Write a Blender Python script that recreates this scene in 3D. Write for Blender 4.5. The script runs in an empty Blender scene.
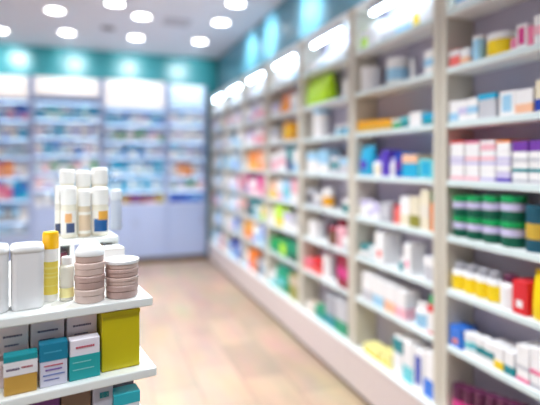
import bpy, bmesh, math, random
from mathutils import Vector, Matrix
random.seed(7)
C = bpy.context.scene.collection
sc = bpy.context.scene
PI = math.pi

# ------------------------------------------------------------------ camera constants
F = 470.0                       # focal length in pixels of the 540x405 frame
HZ = 162.0                      # horizon row
TH = math.atan((270 - 103) / F)  # the camera looks this far to the right of the aisle
H = 1.49                        # eye height
ST_, CT_ = math.sin(TH), math.cos(TH)
FW = Vector((ST_, CT_)); RT = Vector((CT_, -ST_))

def ray(px):
    return FW + RT * ((px - 270) / F)
def y_on_x(px, X):              # where the column of a pixel meets the plane x = X
    r = ray(px); return X * r.y / r.x
def x_on_y(px, Y):
    r = ray(px); return Y * r.x / r.y
def depth(x, y):
    return x * ST_ + y * CT_
def z_at(py, d):
    return H - (py - HZ) * d / F
def on_plane_z(px, py, z):
    d = (H - z) * F / (py - HZ); r = ray(px); return r.x * d, r.y * d

# ------------------------------------------------------------------ materials
def lin(c):
    def f(v):
        v /= 255.0
        return v / 12.92 if v <= 0.04045 else ((v + 0.055) / 1.055) ** 2.4
    return (f(c[0]), f(c[1]), f(c[2]), 1.0)
_M = {}
def mat(rgb, rough=0.5, vary=0.06, scale=18.0, metal=0.0, coat=0.0, trans=0.0, name=None):
    key = (tuple(rgb), rough, vary, scale, metal, coat, trans)
    if key in _M: return _M[key]
    m = bpy.data.materials.new(name or 'finish'); m.use_nodes = True
    nt = m.node_tree; b = nt.nodes['Principled BSDF']
    c = lin(rgb)
    n = nt.nodes.new('ShaderNodeTexNoise'); n.inputs['Scale'].default_value = scale; n.inputs['Detail'].default_value = 3
    tc = nt.nodes.new('ShaderNodeTexCoord'); nt.links.new(tc.outputs['Object'], n.inputs['Vector'])
    mx = nt.nodes.new('ShaderNodeMix'); mx.data_type = 'RGBA'
    mx.inputs[6].default_value = tuple(v * (1 - vary) for v in c[:3]) + (1,)
    mx.inputs[7].default_value = tuple(min(1, v * (1 + vary)) for v in c[:3]) + (1,)
    nt.links.new(n.outputs['Fac'], mx.inputs[0]); nt.links.new(mx.outputs[2], b.inputs['Base Color'])
    b.inputs['Roughness'].default_value = rough; b.inputs['Metallic'].default_value = metal
    b.inputs['Coat Weight'].default_value = coat; b.inputs['Transmission Weight'].default_value = trans
    _M[key] = m; return m
def glow(rgb, power, name):
    key = ('glow', tuple(rgb), power)
    if key in _M: return _M[key]
    m = bpy.data.materials.new(name); m.use_nodes = True
    b = m.node_tree.nodes['Principled BSDF']
    b.inputs['Base Color'].default_value = (0.9, 0.9, 0.9, 1)
    b.inputs['Emission Color'].default_value = lin(rgb); b.inputs['Emission Strength'].default_value = power
    _M[key] = m; return m

WHITE = (244, 245, 246)
SHELF = mat((240, 246, 247), 0.35, 0.02, name='white_laminate')
PANEL = mat((206, 201, 188), 0.45, 0.03, name='warm_white_panel')
BACKP = mat((184, 179, 198), 0.5, 0.03, name='grey_back_panel')
PLINTH = mat((216, 203, 201), 0.4, 0.02, name='plinth_laminate')
KICK = mat((96, 80, 66), 0.6, 0.1, name='kick_board')
BLUEP = mat((178, 193, 228), 0.45, 0.03, name='pale_blue_laminate')
BACKB = mat((112, 142, 190), 0.5, 0.04, name='blue_grey_back')
GOND = mat((242, 246, 244), 0.3, 0.02, name='gondola_white')
METAL = mat((170, 172, 178), 0.3, 0.03, metal=1.0, name='brushed_metal')

# ------------------------------------------------------------------ mesh helpers
def obj(name, bm, m, parent=None, smooth=False):
    me = bpy.data.meshes.new(name)
    bmesh.ops.recalc_face_normals(bm, faces=bm.faces)
    bm.to_mesh(me); bm.free()
    if smooth:
        for p in me.polygons: p.use_smooth = True
    me.materials.append(m)
    o = bpy.data.objects.new(name, me); C.objects.link(o)
    if parent: o.parent = parent
    return o
def add_box(bm, x0, x1, y0, y1, z0, z1):
    vs = [bm.verts.new(p) for p in ((x0,y0,z0),(x1,y0,z0),(x1,y1,z0),(x0,y1,z0),(x0,y0,z1),(x1,y0,z1),(x1,y1,z1),(x0,y1,z1))]
    for f in ((0,3,2,1),(4,5,6,7),(0,1,5,4),(1,2,6,5),(2,3,7,6),(3,0,4,7)):
        bm.faces.new([vs[i] for i in f])
def bx(x0, x1, y0, y1, z0, z1, bev=0.0, seg=2):
    bm = bmesh.new(); add_box(bm, min(x0,x1), max(x0,x1), min(y0,y1), max(y0,y1), min(z0,z1), max(z0,z1))
    if bev > 0:
        bmesh.ops.bevel(bm, geom=list(bm.edges), offset=bev, segments=seg, affect='EDGES', profile=0.5)
    return bm
def lathe(prof, n=20, sx=1.0, sy=1.0):
    bm = bmesh.new(); rings = []
    for r, z in prof:
        if r < 1e-6: rings.append([bm.verts.new((0, 0, z))])
        else: rings.append([bm.verts.new((r*sx*math.cos(2*PI*i/n), r*sy*math.sin(2*PI*i/n), z)) for i in range(n)])
    for a, b in zip(rings, rings[1:]):
        for i in range(n):
            j = (i + 1) % n
            if len(a) == 1 and len(b) == 1: continue
            if len(a) == 1: bm.faces.new((a[0], b[i], b[j]))
            elif len(b) == 1: bm.faces.new((a[i], a[j], b[0]))
            else: bm.faces.new((a[i], a[j], b[j], b[i]))
    return bm
def rrect(w, d, r, n=5):
    pts = []
    for cx, cy, a0 in ((w/2-r, d/2-r, 0), (-w/2+r, d/2-r, PI/2), (-w/2+r, -d/2+r, PI), (w/2-r, -d/2+r, 3*PI/2)):
        for k in range(n + 1):
            a = a0 + PI/2*k/n
            pts.append((cx + r*math.cos(a), cy + r*math.sin(a)))
    return pts
def loft(sections):            # [(w, d, r, z)] rounded-rectangle rings, closed at both ends
    bm = bmesh.new(); rings = []
    for w, d, r, z in sections:
        rings.append([bm.verts.new((x, y, z)) for x, y in rrect(w, d, min(r, w/2-1e-4, d/2-1e-4))])
    n = len(rings[0])
    for a, b in zip(rings, rings[1:]):
        for i in range(n): bm.faces.new((a[i], a[(i+1) % n], b[(i+1) % n], b[i]))
    bm.faces.new(rings[0][::-1]); bm.faces.new(rings[-1])
    return bm
def thing(name, loc=(0,0,0), rz=0.0):
    o = bpy.data.objects.new(name, None); C.objects.link(o)
    o.location = loc; o.rotation_euler = (0, 0, rz); return o
def tag(o, label, cat, group=None):
    o['label'] = label; o['category'] = cat
    if group: o['group'] = group
    return o
def struct(name, bm, m):
    o = obj(name, bm, m); o['kind'] = 'structure'; return o

# ------------------------------------------------------------------ products (base centre at the origin, front faces -y)
COL = {
 'white': (246,246,248), 'cream': (236,228,204), 'ivory': (232,226,212), 'grey': (170,172,182), 'silver': (200,202,210), 'charcoal': (70,70,82),
 'lavender': (206,200,234), 'purple': (92,66,190), 'violet': (120,64,170), 'plum': (92,36,72), 'magenta': (214,60,140), 'pink': (240,130,170),
 'rose': (244,186,200), 'salmon': (244,116,112), 'red': (226,40,52), 'maroon': (150,24,56), 'orange': (250,140,40), 'peach': (250,196,160),
 'amber': (246,176,30), 'yellow': (250,216,20), 'gold': (206,170,60), 'olive': (150,146,60), 'lime': (196,246,40), 'straw': (238,230,150), 'green': (20,170,96),
 'emerald': (8,150,110), 'forest': (10,92,70), 'teal': (16,140,150), 'petrol': (24,84,104), 'aqua': (110,210,220), 'cyan': (40,176,220),
 'sky': (160,210,240), 'blue': (50,120,220), 'navy': (30,50,120), 'royal': (36,70,180), 'brown': (120,90,70), 'beige': (206,190,170),
}
def cm(c, rough=0.42, **k): return mat(COL[c] if isinstance(c, str) else c, rough, **k)

def carton(w, d, h, c1, c2=None, style='band'):
    o = obj('carton', bx(-w/2, w/2, -d/2, d/2, 0, h, min(0.0015, h*0.1), 1), cm(c1))
    e = 0.0008
    if c2 and style == 'logo':
        obj('logo', bx(-w*0.22, w*0.22, -d/2 - e, -d/2 + 0.001, 0.2*h, 0.42*h), cm(c2), o)
    elif c2:
        if style == 'band': a, b = 0.30*h, 0.62*h
        elif style == 'top': a, b = 0.62*h, h - 0.003
        elif style == 'low': a, b = 0.003, 0.40*h
        else: a, b = 0.15*h, 0.85*h
        if style == 'panel':
            obj('label', bx(-w*0.3, w*0.3, -d/2 - e, -d/2 + 0.001, a, b), cm(c2), o)
            obj('end_label', bx(w/2 - 0.001, w/2 + e, -d*0.3, d*0.3, a, b), cm(c2), o)
        elif style == 'lid':
            obj('lid', bx(-w/2 - e, w/2 + e, -d/2 - e, d/2 + e, h*0.78, h + 0.001), cm(c2), o)
        else:
            obj('label', bx(-w/2 - e, w/2 + e, -d/2 - e, d/2 + e, a, b), cm(c2), o)
    return o
def bottle(w, d, h, c1, c2=None, cap='white', shape='round'):
    r = min(w, d)/2 if shape == 'round' else w/2
    sy = 1.0 if shape == 'round' else min(1.0, d/w)
    hb = h*0.78
    o = obj('bottle', lathe([(0,0),(r*0.92,0),(r,0.004),(r,hb*0.84),(r*0.93,hb*0.92),(r*0.6,hb),(0,hb)], 20, 1, sy), cm(c1, 0.3), None, True)
    rc = r*0.72
    obj('cap', lathe([(0,hb*0.985),(rc,hb*0.985),(rc,h*0.985),(rc*0.93,h),(0,h)], 18, 1, max(sy, 0.8)), cm(cap, 0.35), o, False)
    if c2: obj('label', lathe([(r*0.9,hb*0.08),(r*1.012,hb*0.08),(r*1.012,hb*0.74),(r*0.9,hb*0.74)], 20, 1, sy), cm(c2), o, False)
    return o
def jar(w, d, h, c1, c2=None, cap='white'):
    r = min(w, d)/2
    o = obj('jar', lathe([(0,0),(r*0.9,0),(r*0.97,0.004),(r*0.97,h*0.68),(r*0.9,h*0.72),(0,h*0.72)], 22), cm(c1, 0.3), None, True)
    obj('lid', lathe([(0,h*0.70),(r,h*0.70),(r,h*0.96),(r*0.95,h),(0,h)], 22), cm(cap, 0.3), o)
    if c2: obj('label', lathe([(r*0.9,h*0.14),(r*0.985,h*0.14),(r*0.985,h*0.58),(r*0.9,h*0.58)], 22), cm(c2), o)
    return o
def canister(w, d, h, c1, c2=None, cap=None):
    r = min(w, d)/2
    o = obj('canister', lathe([(0,0),(r*0.98,0),(r,0.003),(r,h*0.86),(0,h*0.86)], 24), cm(c1, 0.35))
    obj('lid', lathe([(0,h*0.85),(r*1.02,h*0.85),(r*1.02,h*0.985),(r*0.96,h),(0,h)], 24), cm(cap or c1, 0.35), o)
    if c2: obj('label', lathe([(r*0.9,h*0.28),(r*1.012,h*0.28),(r*1.012,h*0.62),(r*0.9,h*0.62)], 24), cm(c2), o)
    return o
def tin(w, d, h, c1, c2=None, cap=None):
    r = min(w, d)/2
    o = obj('tin', lathe([(0,0),(r*0.98,0),(r,0.004),(r,h*0.8),(0,h*0.8)], 24), cm(c1, 0.3))
    obj('lid', lathe([(0,h*0.79),(r*1.03,h*0.79),(r*1.03,h*0.98),(r*0.97,h),(0,h)], 24), cm(cap or c1, 0.3), o)
    if c2: obj('label', lathe([(r*0.9,h*0.42),(r*1.015,h*0.42),(r*1.015,h*0.72),(r*0.9,h*0.72)], 24), cm(c2), o)
    return o
def pouch(w, d, h, c1, c2=None, cap=None):
    o = obj('pouch', loft([(w*0.86,d*0.8,d*0.35,0),(w*0.97,d*0.98,d*0.4,h*0.06),(w*0.98,d*0.95,d*0.4,h*0.35),(w*0.96,d*0.7,d*0.3,h*0.65),(w*0.96,d*0.25,d*0.1,h*0.9),(w*0.97,d*0.08,d*0.03,h)]), cm(c1, 0.3), None, True)
    if c2: obj('label', bx(-w*0.28, w*0.28, -d*0.5, -d*0.44, h*0.22, h*0.5, 0.002), cm(c2), o)
    return o
def tube(w, d, h, c1, c2=None, cap='white'):
    r = min(w, d)/2
    o = obj('tube', loft([(r*1.6,r*1.6,r*0.78,h*0.16),(r*1.8,r*1.6,r*0.78,h*0.3),(r*1.95,r*1.0,r*0.45,h*0.7),(r*2,r*0.2,r*0.08,h)]), cm(c1, 0.35), None, True)
    obj('cap', lathe([(0,0),(r*0.8,0),(r*0.86,h*0.165),(0,h*0.165)], 18), cm(cap, 0.35), o)
    if c2: obj('label', loft([(r*1.87,r*1.52,r*0.7,h*0.36),(r*1.96,r*1.2,r*0.5,h*0.6)]), cm(c2), o)
    return o
KIND = dict(carton=carton, bottle=bottle, jar=jar, canister=canister, tin=tin, pouch=pouch, tube=tube)
CAT = dict(carton='box', bottle='bottle', jar='jar', canister='canister', tin='tin', pouch='pouch', tube='tube')
ORD = ['first','second','third','fourth','fifth','sixth','seventh','eighth','ninth','tenth','eleventh','twelfth','thirteenth','fourteenth','fifteenth']

# ------------------------------------------------------------------ the room
XW = 1.72          # wall behind the shelving
YB = 7.32          # back wall
ZC = 3.12
XL, YF = -4.2, -2.6
def teal_mat(a, c):
    m = bpy.data.materials.new('teal_paint'); m.use_nodes = True
    nt = m.node_tree; b = nt.nodes['Principled BSDF']
    n = nt.nodes.new('ShaderNodeTexNoise'); n.inputs['Scale'].default_value = 1.5
    mx = nt.nodes.new('ShaderNodeMix'); mx.data_type = 'RGBA'
    mx.inputs[6].default_value = lin(a); mx.inputs[7].default_value = lin(c)
    nt.links.new(n.outputs['Fac'], mx.inputs[0]); nt.links.new(mx.outputs[2], b.inputs['Base Color'])
    b.inputs['Roughness'].default_value = 0.3
    return m
TEAL = teal_mat((48,145,152), (56,154,162))
STEEL = teal_mat((86,144,164), (94,152,172))
def floor_mat():
    m = bpy.data.materials.new('floor_tiles'); m.use_nodes = True
    nt = m.node_tree; b = nt.nodes['Principled BSDF']; L = nt.links
    tc = nt.nodes.new('ShaderNodeTexCoord')
    br = nt.nodes.new('ShaderNodeTexBrick'); br.offset = 0.5; br.inputs['Scale'].default_value = 1.0
    br.inputs['Brick Width'].default_value = 0.62; br.inputs['Row Height'].default_value = 0.30
    br.inputs['Mortar Size'].default_value = 0.004; br.inputs['Bias'].default_value = 0.0
    br.inputs['Color1'].default_value = lin((182,150,122)); br.inputs['Color2'].default_value = lin((162,134,112)); br.inputs['Mortar'].default_value = lin((142,120,106))
    mp = nt.nodes.new('ShaderNodeMapping'); mp.inputs['Rotation'].default_value = (0, 0, PI/2)
    L.new(tc.outputs['Object'], mp.inputs['Vector']); L.new(mp.outputs['Vector'], br.inputs['Vector'])
    n = nt.nodes.new('ShaderNodeTexNoise'); n.inputs['Scale'].default_value = 2.2; n.inputs['Detail'].default_value = 5
    st = nt.nodes.new('ShaderNodeMapping'); st.inputs['Scale'].default_value = (2.5, 0.8, 1)
    L.new(tc.outputs['Object'], st.inputs['Vector']); L.new(st.outputs['Vector'], n.inputs['Vector'])
    mx = nt.nodes.new('ShaderNodeMix'); mx.data_type = 'RGBA'; mx.blend_type = 'OVERLAY'; mx.inputs[0].default_value = 0.35
    L.new(br.outputs['Color'], mx.inputs[6]); L.new(n.outputs['Color'], mx.inputs[7])
    hs = nt.nodes.new('ShaderNodeHueSaturation'); hs.inputs['Saturation'].default_value = 0.85
    L.new(mx.outputs[2], hs.inputs['Color']); L.new(hs.outputs['Color'], b.inputs['Base Color'])
    b.inputs['Roughness'].default_value = 0.38
    return m
struct('floor', bx(XL, XW + 0.1, YF, YB + 0.1, -0.1, 0), floor_mat())
struct('ceiling', bx(XL, XW + 0.1, YF, YB + 0.1, ZC, ZC + 0.1), mat((226,229,243), 0.7, 0.01, 2.0, name='ceiling_paint'))
struct('wall_right', bx(XW, XW + 0.1, YF, YB + 0.1, 0, ZC), STEEL)
struct('wall_back', bx(XL, XW, YB, YB + 0.1, 0, ZC), TEAL)
WP = mat((172,178,188), 0.6, 0.02, 2.0, name='wall_paint')
struct('wall_left', bx(XL - 0.1, XL, YF, YB + 0.1, 0, ZC), WP)
struct('wall_front', bx(XL, XW, YF - 0.1, YF, 0, ZC), WP)

# ------------------------------------------------------------------ right-hand wall shelving: seven open units
X0 = 1.543                      # front plane of the uprights
PITCH, Y0 = 0.86, 1.02
BOT = [2.18, 1.91, 1.65, 1.375, 1.11, 0.855, 0.59]     # undersides of the shelves
ST = [b + 0.03 for b in BOT] + [0.29]                   # what each compartment's goods stand on
TOPS = [2.38] + BOT
UNITS = ['yellow-bottle bay', 'purple-carton bay', 'lime-pouch bay', 'hexagon-pack bay', 'magenta-carton bay', 'blue-pack bay', 'corner bay']
SHELFW = ['top lit shelf', 'second shelf', 'third shelf', 'fourth shelf', 'fifth shelf', 'sixth shelf', 'seventh shelf', 'base shelf']
TUBE = glow((214,238,255), 30.0, 'lamp_tube_glow')
def wall_unit(i):
    t = thing('shelving_unit', (X0, Y0 + i*PITCH, 0))
    tag(t, ['tall white open wall shelving unit with yellow bottles and green tins', 'tall white open wall shelving unit with purple cartons and a big logo box',
            'tall white open wall shelving unit with a lime green pouch up high', 'tall white open wall shelving unit with an orange hexagonal pack',
            'tall white open wall shelving unit with orange and magenta cartons', 'tall white open wall shelving unit with mostly blue and white packs',
            'tall white open wall shelving unit in the corner by the back cabinets'][i], 'shelving unit', 'wall shelving along the aisle')
    W, D, p = PITCH - 0.004, 0.168, 0.047
    for a in (0.002, W + 0.002 - p):
        obj('side_panel', bx(0, D, a, a + p, 0.29, 2.50, 0.003, 1), PANEL, t)
    obj('back_panel', bx(D - 0.008, D, p + 0.003, W - p + 0.001, 0.29, 2.48), BACKP, t)
    for b in BOT:
        s = obj('shelf', bx(0.004, D - 0.009, p + 0.003, W - p + 0.001, b, b + 0.03, 0.002, 1), SHELF, t)
        obj('price_strip', bx(0.0015, 0.0045, p + 0.004, W - p, b + 0.003, b + 0.027), mat((222,238,240), 0.25, 0.02, name='price_strip'), s)
    obj('top_panel', bx(0, D, p + 0.003, W - p + 0.001, 2.46, 2.50, 0.002, 1), SHELF, t)
    pl = obj('plinth', bx(-0.028, D, 0.002, W + 0.002, 0.035, 0.289, 0.003, 1), PLINTH, t)
    obj('plinth_top', bx(-0.032, D - 0.009, 0.002, W + 0.002, 0.278, 0.2899), SHELF, t)
    obj('kick_board', bx(-0.012, D, 0.002, W + 0.002, 0.0, 0.035), KICK, t)
    f = obj('lamp_fixture', bx(0.003, 0.03, 0.15, 0.65, 2.415, 2.459), METAL, t)
    bm = lathe([(0,0),(0.011,0),(0.011,0.46),(0,0.46)], 12)
    bmesh.ops.transform(bm, matrix=Matrix.Translation((0.016, 0.17, 2.402)) @ Matrix.Rotation(-PI/2, 4, 'X'), verts=bm.verts)
    obj('lamp_tube', bm, TUBE, f)
for i in range(7): wall_unit(i)

ROWS = {}                       # (place, shelf words) -> [(position along the shelf, object, description, category)]
def put(place, shelf, key, o, desc, kind):
    ROWS.setdefault((place, shelf), []).append((key, o, desc, kind))
FX = X0 + 0.014
LIM = {}                        # how far along each shelf the goods already reach
def shelf_item(bay, comp, px0, px1, pyt, kind, c1, c2=None, x=None, desc='', iso=True, dep=None, lift=0.0, hmax=None, back=0.0):
    """An item whose front-far edge shows at column px0, its other edge at px1 and its top at row pyt."""
    if comp == 0: back = 0.035
    fx = FX + back
    dep = dep or 0.10
    y1 = y_on_x(px0, fx)
    y0 = y_on_x(px1, fx + dep*0.8) if iso else y_on_x(px1, fx)
    w = max(0.025, (y1 - y0) * 0.96)
    round_ = kind in ('jar', 'canister', 'tin', 'tube') or (kind == 'bottle' and x is not None and 'oval' not in x) or (kind == 'bottle' and x is None)
    if round_:
        w = min(w, 0.13); dep = w
    dep = min(dep, 0.138)
    lo, hi = Y0 + bay*PITCH + 0.053, Y0 + (bay+1)*PITCH - 0.053
    hi = min(hi, LIM.get((bay, comp), 9))
    yc = min(max((y0 + y1)/2, lo + w/2), hi - w/2); LIM[(bay, comp)] = yc - w/2 - 0.003
    base = ST[comp] + 0.001 + lift
    zt = z_at(pyt, depth(fx, yc))
    h = max(0.03, min(zt - base, TOPS[comp] - base - 0.008))
    return place_on_wall(bay, comp, yc, base, w, dep, h, kind, c1, c2, x, desc, back)
def place_on_wall(bay, comp, yc, base, w, dep, h, kind, c1, c2, x, desc, back=0.0):
    kw = {}
    if x is not None: kw['style' if kind == 'carton' else 'shape' if x == 'oval' else 'cap'] = x
    if x == 'hex' : kw = {}
    o = KIND[kind](w, dep, h, c1, c2, **kw)
    o.location = (min(FX + back + dep/2, X0 + 0.158 - dep/2), yc, base); o.rotation_euler = (0, 0, -PI/2)
    put(UNITS[bay], SHELFW[comp], yc, o, desc or describe(kind, c1, c2, x), kind)
    return o
PLAIN = {'royal': 'royal-blue', 'sky': 'sky-blue', 'rose': 'pale-pink', 'forest': 'dark-green', 'petrol': 'dark-teal', 'straw': 'pale-yellow', 'silver': 'pale-grey',
         'navy': 'navy-blue', 'emerald': 'sea-green', 'aqua': 'pale-turquoise', 'cyan': 'bright-blue', 'salmon': 'salmon-pink', 'maroon': 'dark-red', 'lime': 'lime-green', 'olive': 'olive-green', 'amber': 'golden-yellow'}
def describe(kind, c1, c2, x=None):
    c1, c2, x = PLAIN.get(c1, c1), PLAIN.get(c2, c2), PLAIN.get(x, x)
    s = c1 + ' ' + {'carton':'carton','bottle':'bottle','jar':'jar','canister':'canister','tin':'tin','pouch':'pouch','tube':'tube'}[kind]
    if c2 and c2 != c1:
        s += ' with ' + c2 + (' band' if kind == 'carton' and x in (None, 'band') else ' top' if x in ('top','lid') and kind == 'carton' else ' foot' if x == 'low' else ' label')
    elif kind in ('bottle','jar','tube') and x and x not in ('oval',) and x != c1: s += ' with ' + x + ' cap'
    elif kind in ('canister','tin') and x and x != c1: s += ' with ' + x + ' lid'
    return s
S = shelf_item
# --- unit 0 (yellow bottles), from the far upright towards the viewer
for a in ((450,476,0),(478,500,-8),(503,540,-20)): S(0,0,a[0],a[1],a[2]-20,'carton','white','sky','band',iso=False)
S(0,1,449,459,50,'carton','salmon','white','top',iso=False); S(0,1,460,469,48,'carton','white','peach','low',iso=False)
S(0,1,470,479,36,'canister','sky',None,'white',iso=False); S(0,1,479,505,33,'jar','yellow','yellow','white',iso=False, desc='yellow jar with white cap')
S(0,1,508,515,38,'tube','pink',None,'white',iso=False); S(0,1,516,527,24,'carton','white','magenta','panel',iso=False)
S(0,1,527,532,26,'carton','pink',None,iso=False); S(0,1,532,545,14,'carton','white','rose','band',iso=False); S(0,1,546,562,10,'carton','white','rose','low',iso=False)
S(0,2,449,458,101,'carton','white','sky','low',iso=False); S(0,2,458,467,100,'carton','white','lavender','band',iso=False); S(0,2,467,477,98,'carton','white','sky','band',iso=False)
S(0,2,478,496,94,'carton','silver','cyan','lid',iso=False); S(0,2,499,515,91,'carton','white','sky','panel',iso=False); S(0,2,515,533,89,'carton','white','peach','low',iso=False)
S(0,2,535,552,79,'carton','cream','royal','low',iso=False); S(0,2,553,572,84,'carton','white','teal','band',iso=False)
def stack_up(bay, comp, px0, px1, pyt, n, kind, cols, **k):
    base = ST[comp] + 0.001
    yc0 = y_on_x((px0+px1)/2, FX); zt = z_at(pyt, depth(FX, yc0)); hh = (zt - base)/n
    for q in range(n):
        c1, c2, x = cols[q % len(cols)]
        y1, y0 = y_on_x(px0, FX), y_on_x(px1, FX); w = (y1 - y0)*0.96
        rd = kind in ('tin','jar','canister')
        dep = w if rd else 0.11
        lo, hi = Y0 + bay*PITCH + 0.053, Y0 + (bay+1)*PITCH - 0.053
        if q == 0: ytop = min(hi, LIM.get((bay, comp), 9))
        yc = min(max((y0+y1)/2, lo + w/2), ytop - w/2); LIM[(bay, comp)] = yc - w/2 - 0.003
        d = describe(kind, c1, c2, x) + ', ' + (['lower','upper'] if n == 2 else ['bottom','middle','top'] if n == 3 else ['bottom','lower','upper','top'])[q] + ' of stack'
        place_on_wall(bay, comp, yc, base + q*hh, w, min(dep, 0.138), hh - 0.001, kind, c1, c2, x, d)
stack_up(0,3,450,464,141,4,'carton',[('white','rose','low'),('white','lavender','top'),('white','lavender','low'),('white','red','lid')])
stack_up(0,3,465,479,141,4,'carton',[('white','rose','low'),('white','lavender','top'),('white','rose','low'),('white','pink','lid')])
stack_up(0,3,480,495,140,4,'carton',[('white','lavender','low'),('white','lavender','top'),('white','rose','low'),('rose','white','top')])
stack_up(0,3,496,510,140,4,'carton',[('lavender','purple','low'),('white','lavender','top'),('white','lavender','low'),('white','orange','lid')])
stack_up(0,3,512,528,141,4,'carton',[('white','silver','low'),('white','teal','low'),('white','silver','low'),('violet',None,None)])
stack_up(0,3,529,546,140,4,'carton',[('white','silver','low'),('white','teal','low'),('white','silver','low'),('violet',None,None)])
stack_up(0,3,547,566,140,3,'carton',[('white','sky','low')])
for a, b in ((449.5,461.5),(462,477),(478,494),(495,515)):
    stack_up(0,4,a,b,196,2,'tin',[('forest','lavender','green')])
S(0,4,520,541,206,'canister','petrol','gold','petrol',iso=False); S(0,4,543,566,204,'canister','petrol','gold','petrol',iso=False)
for a in (447,458.5,470.5,482.5): S(0,5,a,a+11.5,263 + (a-447)*0.25,'bottle','white','yellow','grey',iso=False, desc='yellow-labelled white bottle with grey cap')
S(0,5,495,511,275,'bottle','white','white','plum',iso=False, desc='white bottle with dark cap'); S(0,5,512,527,281,'carton','red','white','logo',iso=False)
S(0,5,528,545,271,'pouch','yellow',None,iso=False,dep=0.08); S(0,5,547,566,275,'carton','yellow','white','band',iso=False)
S(0,6,446,458,327,'carton','blue','orange','logo',iso=False); S(0,6,459,470,334,'canister','white','aqua','white',iso=False); S(0,6,471,482,338,'canister','white','teal','white',iso=False)
S(0,6,483,493,343,'carton','white','teal','band',iso=False); S(0,6,494,503,347,'carton','white','yellow','low',iso=False); S(0,6,504,514,352,'carton','white','teal','low',iso=False)
stack_up(0,6,516,529,346,3,'carton',[('white','pink','low'),('white','silver','low'),('white',None,None)])
stack_up(0,6,530,545,349,3,'carton',[('white','silver','low'),('white','pink','low'),('white',None,None)])
stack_up(0,6,546,566,352,3,'carton',[('white','sky','low')])
for a in range(7): S(0,7,448+a*11.5,458.5+a*11.5,386+a*3.5,'jar','plum','magenta','plum',iso=False)
# --- unit 1 (purple cartons)
S(1,0,357,362,30,'carton','lime','white','top',iso=False); S(1,0,363,376,23,'carton','white',None,iso=False); S(1,0,377,392,20,'carton','white','silver','low',iso=False)
S(1,0,393,409,14,'carton','white','sky','low',iso=False); S(1,0,410,420,10,'carton','white','yellow','panel',iso=False); S(1,0,421,433,2,'carton','white',None,iso=False)
S(1,1,355,379,67,'canister','white',None,'white'); S(1,1,380,409,58,'jar','white','sky','white'); S(1,1,411,423,58,'bottle','white',None,'white'); S(1,1,424,434,50,'carton','white','sky','band',iso=False)
for k, a in enumerate((355,364,373,382)): S(1,2,a,a+8.5,121-k*0.7,'carton','amber','gold','low',iso=False)
S(1,2,392,400,119,'carton','green','white','top',iso=False); S(1,2,400.5,408,117,'carton','teal','aqua','top',iso=False); S(1,2,409,421,112,'carton','white',None,iso=False); S(1,2,422,434,113,'carton','cyan','teal','low',iso=False)
S(1,3,354,366,146,'pouch','cyan','purple',iso=False,dep=0.09); S(1,3,367,379,157,'bottle','white','cream','purple',iso=False); S(1,3,380,386.5,150,'carton','purple',None,iso=False)
S(1,3,387,394,158,'bottle','white',None,'lavender',iso=False); S(1,3,394.5,401,152,'carton','royal','violet','band',iso=False); S(1,3,402,417,154,'carton','cyan','peach','top',iso=False); S(1,3,418,434,159,'carton','aqua','cyan','panel',iso=False)
S(1,4,354,362,200,'jar','white',None,'lavender',iso=False); S(1,4,363,370,203,'jar','white','lavender','white',iso=False); S(1,4,371,378,203,'carton','lavender','white','low',iso=False)
S(1,4,379,390,202,'carton','grey','silver','panel',iso=False); S(1,4,391,399,205,'bottle','salmon',None,'red',iso=False); S(1,4,400,409,197,'carton','white','cream','low',iso=False)
S(1,4,409.5,419,197,'carton','cream','olive','low',iso=False); S(1,4,420,429,190,'carton','cream','ivory','band',iso=False); S(1,4,429.5,435,194,'bottle','orange',None,'emerald',iso=False)
S(1,5,352,360,245,'jar','forest','white','teal',iso=False); S(1,5,361,370,248,'jar','teal','white','white',iso=False); S(1,5,373,396,233,'carton','white','salmon','logo',dep=0.12)
S(1,5,397,402,258,'jar','teal',None,'white',iso=False); S(1,5,403,423,244,'carton','white','pink','logo'); S(1,5,424,434,257,'carton','silver','white','top',iso=False)
for k, a in enumerate((362,373,384,395)): S(1,6,a,a+10.5,274+k*5.5,'carton','white',('silver','sky','peach','rose')[k],'low',iso=False)
S(1,6,412,423,303,'bottle','white','sky','white',iso=False); S(1,6,424,434,296,'bottle','red','white','green',iso=False)
S(1,7,363,378,347,'carton','straw','yellow','low',iso=False); S(1,7,379,391,352,'carton','straw','yellow','logo',iso=False); S(1,7,393,402,338,'carton','white','teal','top',iso=False); S(1,7,403,412,342,'carton','white','aqua','low',iso=False)
S(1,7,413,423,350,'carton','white','royal','panel',iso=False); S(1,7,424,434,352,'carton','white','blue','low',iso=False)
# --- unit 2 (lime pouch)
for k, a in enumerate((305,315,325,336)): S(2,0,a,a+9.5,62-k*5,'carton','white',(None,'sky',None,'silver')[k],'low',iso=False)
S(2,1,304,338,76,'pouch','lime',None,dep=0.12); S(2,1,339,349,80,'canister','white',None,'white',iso=False)
S(2,2,307,331,110,'canister','white',None,'sky'); S(2,2,332,340,126,'jar','teal','sky','white',iso=False); S(2,2,341,349,124,'jar','cyan',None,'white',iso=False)
S(2,3,307,317,152,'carton','white','sky','top',iso=False); S(2,3,318,328,150,'carton','sky','white','low',iso=False); S(2,3,330,338,156,'carton','silver','teal','band',iso=False); S(2,3,339,348,158,'carton','silver','sky','top',iso=False)
S(2,4,304,312,189,'canister','grey','charcoal','silver',iso=False); S(2,4,313,320,194,'carton','silver','white','top',iso=False); S(2,4,321,336,188,'jar','white','amber','white'); S(2,4,339,348,200,'jar','forest','teal','white',iso=False)
S(2,5,306,323,221,'canister','white',None,'white'); S(2,5,325,333,220,'bottle','maroon','brown','charcoal',iso=False); S(2,5,334,341,220,'bottle','rose',None,'maroon',iso=False); S(2,5,342,349,238,'carton','white','silver','low',iso=False)
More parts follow.
